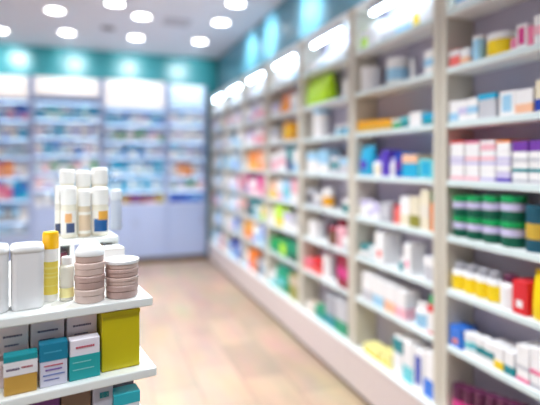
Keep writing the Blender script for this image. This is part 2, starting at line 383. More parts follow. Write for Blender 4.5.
S(2,6,304,312,259,'carton','salmon','pink','top',iso=False); S(2,6,312.5,320,259,'carton','red','salmon','low',iso=False); S(2,6,321,336,256,'canister','white',None,'white'); S(2,6,337,348,254,'carton','maroon','magenta','band',iso=False)
S(2,7,306,314,303,'carton','beige','white','top',iso=False); S(2,7,315,324,307,'carton','emerald','teal','low',iso=False); S(2,7,325,334,296,'carton','grey','teal','low',iso=False); S(2,7,335,346,300,'carton','silver','emerald','low',iso=False)
# --- unit 3 (hexagonal pack)
for k, a in enumerate((270,277,284,291)): S(3,0,a,a+6.5,74-k*4,'carton','white',(None,'silver',None,'sky')[k],'low',iso=False)
S(3,1,271,278,104,'carton','lavender','white','low',iso=False); S(3,1,279,289,94,'pouch','orange','amber',iso=False,dep=0.08); S(3,1,290,297,95,'carton','white','silver','low',iso=False)
S(3,2,270,276,128,'carton','silver','white','low',iso=False)
_f = FX; _yc = y_on_x(285.5, _f)
_r = 0.098; _bm = bmesh.new(); _v = []
for dd in (-0.045, 0.045):
    _v.append([_bm.verts.new((_r*math.cos(PI/3*q), dd, _r*0.866 + _r*math.sin(PI/3*q))) for q in range(6)])
_bm.faces.new(_v[0]); _bm.faces.new(_v[1][::-1])
for q in range(6): _bm.faces.new((_v[0][q], _v[0][(q+1) % 6], _v[1][(q+1) % 6], _v[1][q]))
_o = obj('gift_pack', _bm, cm('amber')); _o.location = (_f + 0.055, _yc, ST[2] + 0.001); _o.rotation_euler = (0, 0, -PI/2)
obj('label', bx(-0.05, 0.05, -0.0465, -0.044, 0.05, 0.11, 0.002), cm('yellow'), _o)
LIM[(3, 2)] = 0
put(UNITS[3], SHELFW[2], _yc, _o, 'hexagonal orange gift pack', 'gift_pack')
S(3,3,271,277,154,'carton','rose','white','top',iso=False); S(3,3,277.5,286,150,'carton','white','rose','band',iso=False); S(3,3,286.5,292,147,'carton','teal','navy','low',iso=False); S(3,3,292.5,298,150,'carton','white','sky','low',iso=False)
S(3,4,270,276,182,'carton','peach','yellow','low',iso=False); S(3,4,276.5,282,180,'carton','white','rose','low',iso=False); S(3,4,282.5,290,181,'carton','sky','aqua','band',iso=False); S(3,4,290.5,297,180,'carton','rose','white','low',iso=False)
S(3,5,268,274,210,'carton','cream','white','low',iso=False); S(3,5,275,282,206,'carton','lime','yellow','low',iso=False); S(3,5,283,290,213,'carton','white','lavender','top',iso=False); S(3,5,290.5,297,216,'carton','silver','white','low',iso=False)
S(3,6,270,278,239,'carton','green','emerald','low',iso=False); S(3,6,278.5,287,241,'carton','green','lime','panel',iso=False); S(3,6,287.5,297,243,'carton','emerald','forest','low',iso=False)
S(3,7,268,273,272,'carton','white','aqua','low',iso=False); S(3,7,274,287,265,'pouch','emerald','aqua',iso=False,dep=0.09); S(3,7,289,297,276,'carton','olive','beige','top',iso=False)
# --- unit 4 (orange and magenta cartons)
def row(bay, comp, spec, pt):
    lo, hi = Y0 + bay*PITCH + 0.056, Y0 + (bay+1)*PITCH - 0.056
    n = len(spec); w = (hi - lo)/n
    for q, it in enumerate(spec):             # listed from the viewer's end towards the back wall
        kind, c1, c2, x, fr = it
        yc = lo + w*(q + 0.5); hh = (TOPS[comp] - ST[comp]) * fr
        ww = w*0.93; dep = 0.10
        if kind in ('jar','canister','tin','bottle','tube'): ww = min(ww, 0.125); dep = ww
        place_on_wall(bay, comp, yc, ST[comp] + 0.001, ww, dep, hh, kind, c1, c2, x, '', 0.03 if comp == 0 else 0.0)
K = 'carton'
row(4,0,[(K,'white','silver','low',.7),(K,'white',None,None,.8),(K,'white','sky','band',.7),(K,'white',None,None,.75),(K,'white','lavender','low',.7)],0)
row(4,1,[(K,'rose','white','top',.6),(K,'white','pink','band',.7),(K,'lavender','rose','low',.75),(K,'white','lavender','low',.6),(K,'silver','white','top',.7)],0)
row(4,2,[(K,'salmon','rose','top',.6),(K,'white','rose','low',.75),('bottle','white','pink','white',.8),(K,'white','lavender','top',.7),(K,'lavender','white','low',.6)],0)
row(4,3,[(K,'peach','orange','low',.75),(K,'orange','peach','panel',.82),(K,'orange','amber','low',.82),(K,'amber','orange','top',.78),(K,'silver','white','low',.5)],0)
row(4,4,[(K,'magenta','pink','panel',.8),(K,'magenta','rose','low',.85),(K,'rose','white','top',.7),(K,'white','rose','low',.6),(K,'magenta','violet','low',.8)],0)
row(4,5,[(K,'yellow','lime','low',.6),(K,'teal','white','panel',.8),('jar','white','aqua','white',.6),(K,'teal','petrol','low',.85),(K,'brown','salmon','top',.7)],0)
row(4,6,[(K,'blue','cyan','low',.85),(K,'white','sky','band',.7),(K,'white','blue','low',.75),(K,'amber','orange','low',.85),(K,'orange','amber','top',.7)],0)
row(4,7,[(K,'silver','sky','band',.6),(K,'charcoal','grey','top',.6),('pouch','orange','peach',None,.75),(K,'orange','salmon','low',.7),(K,'white','sky','low',.5)],0)
row(5,0,[(K,'white','lavender','low',.7),(K,'white',None,None,.75),(K,'white','silver','low',.7),(K,'white','sky','top',.75)],0)
row(5,1,[(K,'lavender','white','low',.6),(K,'white','rose','band',.7),(K,'silver','white','top',.7),(K,'rose','white','low',.6)],0)
row(5,2,[(K,'white','sky','low',.7),('bottle','white','sky','white',.8),(K,'sky','white','low',.65),(K,'white','lavender','band',.7)],0)
row(5,3,[(K,'grey','sky','low',.7),(K,'sky','blue','low',.7),(K,'white','sky','low',.75),(K,'sky','cyan','top',.65)],0)
row(5,4,[(K,'magenta','pink','low',.75),(K,'white','sky','low',.6),(K,'lavender','white','top',.7),(K,'white','silver','low',.7)],0)
row(5,5,[(K,'rose','brown','low',.7),(K,'white','lavender','low',.7),(K,'sky','white','band',.75),(K,'white','sky','low',.6)],0)
row(5,6,[(K,'grey','silver','low',.7),(K,'blue','sky','low',.7),(K,'white','rose','low',.7),(K,'white','silver','band',.6)],0)
row(5,7,[(K,'blue','navy','low',.7),('jar','white','blue','white',.5),(K,'royal','sky','low',.6),(K,'white','sky','top',.5)],0)
row(6,0,[(K,'ivory','cream','low',.8),('canister','white',None,'white',.85),(K,'white','silver','low',.7)],0)
row(6,1,[(K,'cream','ivory','low',.7),(K,'white','sky','low',.7),(K,'lavender','white','low',.7)],0)
row(6,2,[(K,'white','lavender','low',.6),(K,'white','sky','band',.7),(K,'silver','white','low',.7)],0)
row(6,3,[(K,'sky','cyan','low',.7),(K,'white','sky','low',.6),('bottle','sky','white','white',.75)],0)
row(6,4,[(K,'white','grey','low',.6),(K,'sky','white','low',.7),(K,'white','silver','low',.6)],0)
row(6,5,[(K,'white','sky','low',.6),(K,'sky','rose','low',.7),(K,'maroon','rose','top',.5)],0)
row(6,6,[(K,'white','sky','low',.5),(K,'sky','blue','low',.6),('jar','white',None,'sky',.5)],0)
row(6,7,[(K,'rose','salmon','low',.6),(K,'white','sky','band',.5),(K,'sky','white','low',.6)],0)

# ------------------------------------------------------------------ cabinets along the teal back wall
YC = 7.12                        # their fronts
XB = [x_on_y(p, YC) for p in (-34, 31, 102, 167)] + [1.50]
BUNITS = ['pink-pack back cabinet', 'cabinet behind the bottles', 'middle back cabinet', 'narrow back cabinet']
def zb(py, px): return z_at(py, depth(x_on_y(px, YC), YC))
BSH = [ [zb(v, 10) for v in (100, 119, 138, 156, 177, 200, 222)],
        [zb(v, 66) for v in (102, 119, 137, 155, 172, 189)],
        [zb(v, 135) for v in (108, 124, 141, 157, 175, 191)],
        [zb(v, 188) for v in (108, 124, 141, 158, 176, 190)] ]
BBASE = [zb(236, 10), zb(206, 66), zb(204, 135), zb(203, 188)]
BTOP = [zb(75, 10), zb(77, 66), zb(80, 135), zb(85, 188)]
LIT = glow((255,246,240), 0.35, 'light_box_glow'); LITB = glow((150,215,245), 0.35, 'light_box_glow_blue')
ADDED_STRIP = glow((190,226,255), 6.0, 'added_strip_glow')  # cool emission for the strips added to brighten the back cabinets
def back_unit(i):
    xa, xb = XB[i] + 0.002, XB[i+1] - 0.002
    t = thing('display_cabinet', ((xa+xb)/2, YC, 0)); w = (xb - xa)/2; D = YB - YC - 0.005; p = 0.035
    tag(t, ['white display cabinet with orange, pink and blue packs on low shelves', 'white display cabinet partly hidden behind the white supplement bottles',
            'white display cabinet with tall lit header above a plain door', 'narrow white display cabinet in the corner with orange low packs'][i], 'display cabinet', 'cabinets along the back wall')
    top = BTOP[i]
    for a in (-w, w - p): obj('side_panel', bx(a, a + p, 0, D, 0.08, top, 0.003, 1), BLUEP, t)
    obj('back_panel', bx(-w + p, w - p, D - 0.01, D, 0.08, top), BACKB, t)
    for z in BSH[i]: obj('shelf', bx(-w + p, w - p, 0.006, D - 0.011, z - 0.022, z, 0.002, 1), mat((206,216,234), 0.35, 0.02, name='cool_shelf'), t)
    for z in BSH[i]: obj('added_light_strip', bx(-w + p + 0.01, w - p - 0.01, 0.010, 0.022, z - 0.0255, z - 0.0222), ADDED_STRIP, t)  # added strips under each shelf, only to make the rows glow
    zt0 = BSH[i][0] + (0.012 if i != 3 else 0.10)
    hd = obj('header', bx(-w + p, w - p, 0.02, D - 0.011, top - 0.012, top), SHELF, t)
    lb = top - BSH[i][0] - [0.04, 0.09, 0.02, 0.03][i]
    obj('light_box', bx(-w + p + 0.001, w - p - 0.001, 0.012, 0.05, top - lb, top - 0.013, 0.012, 2), LIT if i != 3 else LITB, t)
    bs = obj('base_cabinet', bx(-w + p, w - p, 0.024, D - 0.011, 0.08, BBASE[i]), BLUEP, t)
    nd = 2 if i < 3 else 1; dw = (2*w - 2*p)/nd
    for q in range(nd):
        x0 = -w + p + q*dw
        dr = obj('door', bx(x0 + 0.003, x0 + dw - 0.003, 0.006, 0.0235, 0.088, BBASE[i] - 0.012, 0.002, 1), BLUEP, t)
        hx = x0 + (dw - 0.03 if q == 0 else 0.03)
        obj('handle', bx(hx - 0.005, hx + 0.005, -0.01, 0.006, BBASE[i]*0.62, BBASE[i]*0.62 + min(0.12, BBASE[i]*0.3), 0.002, 1), METAL, dr)
    obj('counter_edge', bx(-w + p, w - p, 0.002, D - 0.011, BBASE[i] - 0.011, BBASE[i] + 0.012), mat((214,220,236), 0.4, 0.02), t)
    obj('kick_board', bx(-w, w, 0.03, D, 0, 0.08), KICK, t)
for i in range(4): back_unit(i)
PALS = {
 'cool': [('white','sky'),('sky','white'),('white','cyan'),('sky','blue'),('white','silver'),('white','lavender'),('sky','cyan'),('white','blue')],
 'white': [('white','silver'),('white','sky'),('white',None),('silver','white'),('white','lavender')],
 'violet': [('royal','lavender'),('violet','rose'),('lavender','royal'),('blue','pink'),('royal','sky')],
 'blue': [('cyan','sky'),('sky','cyan'),('aqua','white'),('sky','white'),('cyan','white')],
 'mixed': [('white','teal'),('silver','green'),('white','sky'),('rose','white'),('lavender','white')],
 'pinkblue': [('blue','navy'),('cyan','blue'),('magenta','pink'),('pink','rose')],
 'hot': [('orange','peach'),('peach','orange'),('salmon','peach'),('white','lavender'),('silver','white')],
 'dark': [('grey','sky'),('silver','white'),('charcoal','silver'),('sky','grey')],
 'plumy': [('plum','rose'),('maroon','brown'),('gold','olive'),('brown','plum'),('violet','plum')],
 'royal': [('royal','blue'),('blue','sky'),('blue','royal')],
}
BROW = [
 ['white','violet','cool','dark','hot','pinkblue','pinkblue','dark'],
 ['white','blue','cool','cool','mixed','mixed','dark'],
 ['white','cool','mixed','cool','blue','blue','plumy'],
 ['blue','white','white','cool','hot','mixed','royal'] ]
BROW[0] = ['white','violet','cool','dark','hot','pinkblue','dark','dark']
BSHW = ['lit top shelf','second shelf','third shelf','fourth shelf','fifth shelf','sixth shelf','seventh shelf','eighth shelf']
rb = random.Random(11)
def back_item(i, r, xc, z, w, h, c1, c2, kind='carton'):
    st = rb.choice(['band','low','top','panel']) if kind == 'carton' else 'white'
    o = KIND[kind](w, 0.10 if kind == 'carton' else w, h, c1, c2, st)
    o.location = (xc, YC + 0.014 + (0.10 if kind == 'carton' else w)/2, z + 0.001)
    put(BUNITS[i], BSHW[r], xc, o, describe(kind, c1, c2, st), kind)
for i in range(4):
    levels = BSH[i] + [BBASE[i] + 0.012]
    ceil_ = [BTOP[i] - 0.02] + [z - 0.027 for z in BSH[i]]
    for r in range(len(levels)):
        if r == 0: continue           # the light box fills the top compartment's mouth
        if i == 3 and r == 0: continue
        z, room = levels[r], ceil_[r] - levels[r]
        if room < 0.05: continue
        xa, xb = XB[i] + 0.045, XB[i+1] - 0.045
        if i == 0: xa = max(xa, x_on_y(-6, YC))
        pal = PALS[BROW[i][min(r, len(BROW[i]) - 1)]]
        x = xa; q = 0
        while x < xb - 0.05:
            w = rb.choice([0.085, 0.10, 0.115, 0.13])
            if xb - x - w < 0.05: w = xb - x
            w = min(w, xb - x)
            c1, c2 = pal[rb.randrange(len(pal))]
            kd = 'carton' if rb.random() < 0.8 else rb.choice(['bottle','jar'])
            hh = room * rb.uniform(0.62, 0.86)
            ww = w - 0.006
            if kd != 'carton': ww = min(ww, 0.105)
            back_item(i, r, x + w/2, z, ww, hh, c1, c2, kd)
            x += w; q += 1

# labels of everything on the wall shelves, told apart by what stands where
def finish_rows():
    for (place, shelf), its in ROWS.items():
        its.sort(key=lambda k: (k[0], k[1].location.z))
        back = place in BUNITS
        cnt = {}
        for k, o, d, kd in its: cnt[d] = cnt.get(d, 0) + 1
        seen = {}
        n = len(its)
        for q, (k, o, d, kd) in enumerate(its):
            lab = d
            if cnt[d] > 1:
                same = [t for t in its if t[2] == d]
                m = seen.get(d, 0); seen[d] = m + 1
                if back: lab += ', ' + ORD[m] + ' towards the corner'
                else: lab += ', ' + ORD[m] + ' up the aisle'
            lab += ', ' + shelf + ', ' + place
            tag(o, lab, CAT.get(kd, 'pack'), 'packs on the ' + shelf + ' of the ' + place)
finish_rows()

# ------------------------------------------------------------------ the display gondola in front
PHI = math.radians(10.5)
GX = Vector((math.cos(PHI), math.sin(PHI))); GY = Vector((-math.sin(PHI), math.cos(PHI)))
DC = 1.10
CG = ray(153) * DC               # front corner of the top shelf
Z1 = z_at(297, DC)
GON = thing('display_gondola', (CG.x, CG.y, 0), PHI)
tag(GON, 'white tiered display gondola at the aisle end stacked with bottles, jars and cartons', 'display stand')
def g_ab(px, b):                 # gondola-local place on the line b behind the front edge, in the column px
    r = ray(px); d = (b + CG.dot(GY)) / r.dot(GY); P = r*d
    return (P - CG).dot(GX), d
def g_world(a, b): return CG + GX*a + GY*b
_a2, _d2 = g_ab(157, -0.018)
Z2 = z_at(367, _d2)
Z3 = Z2 - 0.165
ZT = 1.283; BT = 0.265
GL = -0.78
obj('top_shelf', bx(GL, 0, 0, 0.62, Z1 - 0.02, Z1, 0.003, 2), GOND, GON)
obj('middle_shelf', bx(GL, _a2, -0.018, 0.62, Z2 - 0.02, Z2, 0.003, 2), GOND, GON)
obj('lower_shelf', bx(GL, 0.012, -0.03, 0.62, Z3 - 0.02, Z3, 0.003, 2), GOND, GON)
obj('bottom_shelf', bx(GL, 0.015, -0.035, 0.62, 0.45, 0.47, 0.003, 2), GOND, GON)
obj('spine_panel', bx(GL + 0.02, -0.03, 0.31, 0.335, 0.10, Z1 - 0.0205), mat((232,230,226), 0.4, 0.02), GON)
obj('base', bx(GL, 0.0, 0.0, 0.62, 0.0, 0.12, 0.004, 1), GOND, GON)
_at, _ = g_ab(119, BT)
_al, _ = g_ab(55.5, BT)
obj('left_panel', bx(_al, _al + 0.012, BT + 0.006, 0.45, Z1, ZT - 0.016), GOND, GON)
obj('upper_shelf', bx(_al, _at, BT, 0.46, ZT - 0.016, ZT, 0.003, 2), GOND, GON)
_ap, _ = g_ab(70, BT + 0.006); _aq, _ = g_ab(74.5, BT + 0.006)
obj('upright', bx(_ap, _aq, BT + 0.006, 0.45, Z1, ZT - 0.016), GOND, GON)
obj('end_panel', bx(_at - 0.012, _at, BT + 0.006, 0.45, Z1, ZT - 0.016), GOND, GON)
GROWS = []
def gput(o, px0, px1, b, z, dep, label, cat, group=None, rz=0.0):
    a0, _ = g_ab(px0, b); a1, _ = g_ab(px1, b)
    P = g_world((a0 + a1)/2, b + dep/2)
    o.location = (P.x, P.y, z + 0.0008); o.rotation_euler = (0, 0, PHI + rz)
    tag(o, label, cat, group); return o
def g_w(px0, px1, b):
    a0, d0 = g_ab(px0, b); a1, d1 = g_ab(px1, b); return (a1 - a0), (d0 + d1)/2
def g_h(py, px, b, z): _, d = g_ab(px, b); return z_at(py, d) - z
# white rounded packs
def white_pack(px0, px1, pyt, b, label):
    w, d = g_w(px0, px1, b); h = g_h(pyt + 5, (px0+px1)/2, b, Z1); dep = 0.06
    o = obj('pump_pack', loft([(w*0.9,dep*0.9,0.012,0),(w*0.96,dep*0.97,0.013,0.004),(w*0.985,dep,0.013,0.012),(w*0.985,dep,0.013,h*0.9)]), mat((234,232,233), 0.4, 0.02), None, False)
    obj('lid', loft([(w*1.01,dep*1.03,0.014,h*0.885),(w*1.02,dep*1.04,0.015,h*0.93),(w*1.0,dep*1.02,0.016,h*0.975),(w*0.93,dep*0.94,0.018,h)]), mat((250,250,250), 0.25, 0.01), o, True)
    gput(o, px0, px1, b, Z1, dep, label, 'bottle', 'white lidded packs')
white_pack(-25, 9.3, 243, 0.035, 'white lidded pack cut off by the picture edge, beside its twin')
white_pack(10.8, 44.5, 241, 0.035, 'whole white lidded pack standing beside the yellow-capped bottle')
# yellow-capped bottle
w, d = g_w(43.5, 59, 0.075); h = g_h(233, 51, 0.075, Z1); r = w/2
o = obj('lotion_bottle', lathe([(0,0),(r*0.94,0),(r,0.004),(r,h*0.74),(r*0.96,h*0.765),(0,h*0.765)], 24), mat((240,238,236), 0.35, 0.02), None, False)
obj('cap', lathe([(0,h*0.76),(r*1.06,h*0.76),(r*1.08,h*0.80),(r*1.08,h*0.965),(r*1.0,h),(0,h)], 24), cm((255,190,10), 0.3), o)
lb = obj('label', lathe([(r*0.9,h*0.10),(r*1.012,h*0.10),(r*1.012,h*0.575),(r*0.9,h*0.575)], 24), cm((236,214,92), 0.4), o)
for q, (z0, z1) in enumerate(((0.47,0.50),(0.40,0.415),(0.34,0.365),(0.22,0.235))):
    obj('printed_line', lathe([(r*0.95,h*z0),(r*1.017,h*z0),(r*1.017,h*z1),(r*0.95,h*z1)], 24), cm((240,224,130), 0.4), lb)
gput(o, 43.5, 59, 0.075, Z1, w, 'white bottle with orange-yellow cap and pale yellow label', 'bottle')
# small clear bottle
w, d = g_w(60, 75, 0.06); h = g_h(258, 67, 0.06, Z1); r = w/2
o = obj('serum_bottle', lathe([(0,0),(r*0.93,0),(r,0.004),(r,h*0.74),(r*0.9,h*0.8),(r*0.55,h*0.83),(0,h*0.83)], 24), mat((244,240,226), 0.15, 0.02, trans=0.35), None, True)
obj('cap', lathe([(0,h*0.82),(r*0.7,h*0.82),(r*0.7,h*0.98),(r*0.62,h),(0,h)], 20), mat((240,240,238), 0.3, 0.02), o)
obj('label', lathe([(r*0.9,h*0.08),(r*1.012,h*0.08),(r*1.012,h*0.30),(r*0.9,h*0.30)], 24), cm((240,230,160)), o)
gput(o, 60, 75, 0.06, Z1, w, 'small frosted clear bottle standing between yellow-capped bottle and jar stack', 'bottle')
# two stacks of round pots
POT = [(222,194,184), (226,204,194), (204,176,170), (230,210,200)]
def pot(r, h, c, dome=None):
    o = obj('cream_pot', lathe([(0,0),(r*0.93,0),(r*0.98,0.003),(r*0.98,h*0.52),(r*0.95,h*0.55),(r*0.95,h*0.6),(0,h*0.6)], 32), mat(c, 0.35, 0.03), None, False)
    if dome is None:
        obj('lid', lathe([(0,h*0.57),(r,h*0.57),(r*1.01,h*0.62),(r*1.01,h*0.93),(r*0.97,h*0.995),(0,h*0.995)], 32), mat(tuple(min(255, v + 8) for v in c), 0.3, 0.03), o)
    elif dome > 0:
        obj('lid', lathe([(0,h*0.57),(r*1.0,h*0.57),(r*1.02,h*0.64),(r*1.0,h*0.95),(r*0.8,h+dome*0.35),(r*0.52,h+dome*0.8),(r*0.36,h+dome),(0,h+dome)], 32), mat((250,250,250), 0.3, 0.01), o, True)
    else:
        obj('lid', lathe([(0,h*0.57),(r*1.02,h*0.57),(r*1.04,h*0.66),(r*1.04,h*0.95),(r*0.98,h*1.0),(0,h*1.0)], 32), mat((250,250,252), 0.3, 0.01), o)
    return o
w, d = g_w(76, 108, 0.014); r = w/2*0.97
levels = [z_at(v, d) for v in (305, 296, 283.5, 269.5)]
z = Z1; N4 = ['lowest', 'second lowest', 'third', 'topmost']
hs = [0.030, 0.030, 0.029, 0.026]
for q in range(4):
    c = [(218,194,184), (190,160,152), (220,194,184), (204,176,166)][q]
    o = pot(r*(1.0, 1.0, 0.985, 0.96)[q], hs[q], c, 0.024 if q == 3 else None)
    gput(o, 76, 108, 0.012, z, w, ('lowest pinkish cream pot in the stack under the white domed lid', 'second lowest, mauve cream pot in the domed stack', 'pale pinkish cream pot just under the domed topmost pot', 'topmost cream pot with white domed lid, beside the frosted bottle')[q], 'jar', 'stack of cream pots under a domed lid')
    z += hs[q]
w2, d = g_w(106.5, 141.5, 0.012); r = w2/2*0.97
z = Z1
hs = [0.030, 0.018, 0.0195, 0.0195]
for q in range(4):
    c = [(190,160,152), (212,184,174), (198,168,160), (216,190,180)][q]
    o = pot(r*(0.97, 1.0, 0.985, 1.0)[q], hs[q], c, -1 if q == 3 else None)
    gput(o, 108, 143, 0.010, z, w2, ('lowest pinkish cream pot of the stack at the shelf corner', 'second lowest cream pot of the stack at the shelf corner', 'third cream pot, just under the flat white lid at the shelf corner', 'topmost cream pot with flat white lid at the shelf corner')[q], 'jar', 'stack of cream pots under a flat lid')
    z += hs[q]
# little white carton behind
w, d = g_w(104, 125, 0.17); h = g_h(249, 114, 0.17, Z1)
o = obj('carton', bx(-w/2, w/2, -0.03, 0.03, 0, h, 0.002, 1), mat((248,248,248), 0.4, 0.02))
obj('flap', bx(-w/2 + 0.001, w/2 - 0.001, -0.0306, 0.0, h - 0.004, h + 0.0006), mat((238,238,236), 0.4, 0.02), o)
gput(o, 104, 125, 0.17, Z1, 0.06, 'small plain white carton standing behind the two cream pot stacks', 'box')
# under the upper shelf
def gcarton(px0, px1, pyt, b, z, dep, c1, label, bands=(), lines=(), h=None, cat='box', group=None, name='carton', rz=0.0, keep=None):
    w, d = g_w(px0, px1, b); w *= 0.95 if b in (0.29, 0.30) else 0.985
    h = h or g_h(pyt, (px0+px1)/2, b, z)
    if z == Z3: h = min(h, Z2 - 0.026 - Z3)
    o = obj(name, bx(-w/2, w/2, -dep/2, dep/2, 0, h, 0.0015, 1), mat(c1, 0.35, 0.03, 40.0))
    e = 0.0006
    for c, a0, a1 in bands:
        obj('colour_band', bx(-w/2 - e, w/2 + e, -dep/2 - e, dep/2 + e, max(a0*h, 0.0005), a1*h if a1 < 1 else h + e), mat(c, 0.35, 0.04, 40.0), o)
    for c, xs, xe, z0, z1 in lines:            # rows of small print
        bm = bmesh.new(); x = xs; k = 0
        rr = random.Random(int(1000*xs + 77*z0*100))
        while x < xe - 0.01:
            L = rr.uniform(0.03, 0.09); x2 = min(x + L, xe)
            add_box(bm, (x - 0.5)*w, (x2 - 0.5)*w, -dep/2 - 0.0011, -dep/2 - 0.0003, (z0*0.75 + z1*0.25)*h, (z0*0.25 + z1*0.75)*h); x = x2 + 0.012
        obj('lettering', bm, mat(c, 0.5, 0.02), o)
    gput(o, px0, px1, b, z, dep, label, cat, group, rz); return o
gcarton(60.0, 67.5, 0, 0.29, Z1, 0.12, (120,44,70), 'dark maroon carton under the upper shelf, left of the upright', h=0.07, bands=[((96,34,58),0.0,0.3)])
gcarton(92, 100, 0, 0.30, Z1, 0.10, (60,70,60), 'dark green carton under the upper shelf, beside the upright', h=0.072, bands=[((30,60,50),0.5,0.8)])
gcarton(100, 106, 0, 0.30, Z1, 0.10, (190,150,40), 'slim mustard yellow carton under the upper shelf', h=0.074, bands=[((150,40,40),0.0,0.45)])
gcarton(106.5, 109.5, 0, 0.30, Z1, 0.10, (110,50,60), 'slim dark red carton under the upper shelf by its end panel', h=0.073, bands=[((200,160,60),0.55,0.75)])
# supplement bottles on the upper shelf
def supp(px0, px1, pyt, b, label, lab=None, cap=(250,248,244), body=(238,232,214), nm='supplement_bottle', capf=0.66):
    w, d = g_w(px0, px1, b); h = g_h(pyt, (px0+px1)/2, b, ZT); r = w/2
    hb = h*capf
    o = obj(nm, lathe([(0,0),(r*0.9,0),(r*0.98,0.003),(r*0.98,hb*0.86),(r*0.9,hb*0.97),(r*0.84,hb),(0,hb)], 24), mat(body, 0.3, 0.02), None, True)
    obj('cap', lathe([(0,hb*0.98),(r*0.97,hb*0.98),(r*1.0,hb*1.02),(r*1.0,h*0.95),(r*0.9,h*0.99),(r*0.78,h),(0,h)], 24), mat(cap, 0.3, 0.02), o)
    if lab:
        l = obj('label', lathe([(r*0.9,hb*0.10),(r*0.995,hb*0.10),(r*0.995,hb*0.80),(r*0.9,hb*0.80)], 24), mat((240,236,228), 0.4, 0.02), o)
        for c, z0, z1, p0, p1 in lab:
            bm = bmesh.new(); n = 10; A = []
            for k in range(n + 1):
                ang = -PI/2 + math.radians(p0 + (p1 - p0)*k/n)
                A.append([bm.verts.new((rr*math.cos(ang), rr*math.sin(ang), zz)) for rr, zz in ((r*0.96,hb*z0),(r*1.005,hb*z0),(r*1.005,hb*z1),(r*0.96,hb*z1))])
            for p, q in zip(A, A[1:]):
                for k in range(4): bm.faces.new((p[k], p[(k+1) % 4], q[(k+1) % 4], q[k]))
            bm.faces.new(A[0]); bm.faces.new(A[-1][::-1])
            obj('emblem', bm, mat(c, 0.4, 0.03), l)
    gput(o, px0, px1, b, ZT, w, label, 'bottle', 'white supplement bottles'); return o
supp(61.5, 78, 187, BT + 0.015, 'white-capped supplement bottle with orange and navy label, in front beside the green-marked one', [((236,178,120),0.46,0.72,-35,15),((60,78,116),0.16,0.44,-25,38)])
supp(78.5, 92, 190, BT + 0.02, 'plain cream supplement bottle between the two labelled front bottles', [((214,190,160),0.2,0.7,-60,60)], body=(222,206,180))
supp(92.5, 110.5, 188, BT + 0.015, 'white-capped supplement bottle with large blue and orange label', [((232,170,70),0.5,0.78,-20,50),((30,90,150),0.14,0.54,-50,45)])
bk = BT + 0.085
supp(60, 76, 170, bk, 'taller white bottle with green mark behind the orange and navy one', [((30,150,90),0.78,0.79,-50,-10)], nm='tall_supplement_bottle', capf=0.8)
supp(76.5, 92, 171, bk, 'taller plain white bottle behind the cream one', nm='tall_supplement_bottle', capf=0.76)
supp(92.5, 109.5, 168, bk, 'tallest white bottle standing behind the blue and orange label', nm='tall_supplement_bottle', capf=0.76)
supp(55.0, 61.5, 186, BT + 0.05, 'slim white bottle at the outer end of the supplement row', [((60,70,100),0.1,0.4,-60,60)], nm='slim_bottle', body=(226,222,214))
supp(111.5, 123, 190, BT + 0.11, 'pale bluish bottle standing alone at the aisle side of the upper shelf', nm='pale_bottle', body=(206,214,232), cap=(232,238,248), capf=0.75)
# middle shelf: front cartons
TQ = (20,150,160); INK = (96,70,110)
gcarton(3.5, 37.5, 356, -0.004, Z2, 0.030, (206,160,72), 'ochre carton with white band and teal top edge, front of middle shelf', bands=[((238,236,240),0.50,0.86),(TQ,0.86,1.0)],
        lines=[(INK,0.07,0.46,0.62,0.72),((170,60,80),0.52,0.86,0.64,0.73)])
gcarton(39.5, 67.5, 344, 0.0, Z2, 0.030, (222,220,236), 'blue-topped carton with coloured lettering, front of middle shelf beside the ochre one', bands=[((16,128,160),0.60,1.0)],
        lines=[((200,70,90),0.15,0.85,0.47,0.52),((110,60,160),0.2,0.8,0.36,0.43),((70,110,190),0.12,0.9,0.25,0.30),((110,120,180),0.15,0.7,0.14,0.19),((70,170,200),0.15,0.8,0.78,0.84)])
gcarton(69.5, 100, 339, 0.002, Z2, 0.030, (238,232,242), 'teal carton with white top and red lettering beside the yellow box', bands=[((30,166,168),0.0,0.60)],
        lines=[((200,80,100),0.2,0.82,0.76,0.85),((150,214,214),0.1,0.7,0.42,0.46),((150,214,214),0.1,0.8,0.24,0.28)])
gcarton(101.5, 140, 312, 0.012, Z2, 0.10, (206,190,10), 'big plain yellow box at the corner of the middle shelf', h=Z1 - 0.0215 - Z2 - 0.004, bands=[((212,196,14),0.93,0.999)])
for px0, px1, lb in ((-4, 28.5, 'grey lilac carton behind the ochre carton'), (30.5, 64.5, 'grey lilac carton behind the blue-topped carton'), (66.5, 97, 'grey lilac carton behind the teal carton with white top')):
    gcarton(px0, px1, 0, 0.042, Z2, 0.085, (246,226,226), lb, h=Z1 - 0.022 - Z2 - 0.006, bands=[((160,140,136),0.44,0.52)],
            lines=[((110,96,120),0.2,0.8,0.78,0.84),((130,116,140),0.25,0.7,0.64,0.69),((130,116,140),0.2,0.8,0.3,0.35)], group='grey lilac cartons')
# lower shelf
gcarton(30, 60, 399, 0.0, Z3, 0.06, (120,60,130), 'purple carton on the lower shelf under the blue-topped carton', bands=[((150,90,150),0.2,0.6)])
gcarton(61, 91, 391, 0.0, Z3, 0.06, (140,110,90), 'brown carton on the lower shelf beside the purple one', bands=[((120,92,76),0.2,0.7)])
gcarton(92.5, 113, 387, 0.0, Z3, 0.06, (200,198,212), 'grey carton with teal flash on the lower shelf', bands=[((180,180,196),0.3,0.36)], lines=[((20,140,150),0.35,0.8,0.78,0.96)])
gcarton(114, 140, 394, -0.012, Z3, 0.04, (232,238,240), 'white carton with turquoise top at the corner of lower shelf', bands=[((40,180,196),0.80,1.0)], lines=[((40,180,196),0.6,0.85,0.2,0.8)])
gcarton(113.5, 134, 378, 0.07, Z3, 0.06, (120,118,132), 'dark grey carton behind the turquoise-topped one on lower shelf', bands=[((92,90,104),0.3,0.6)])

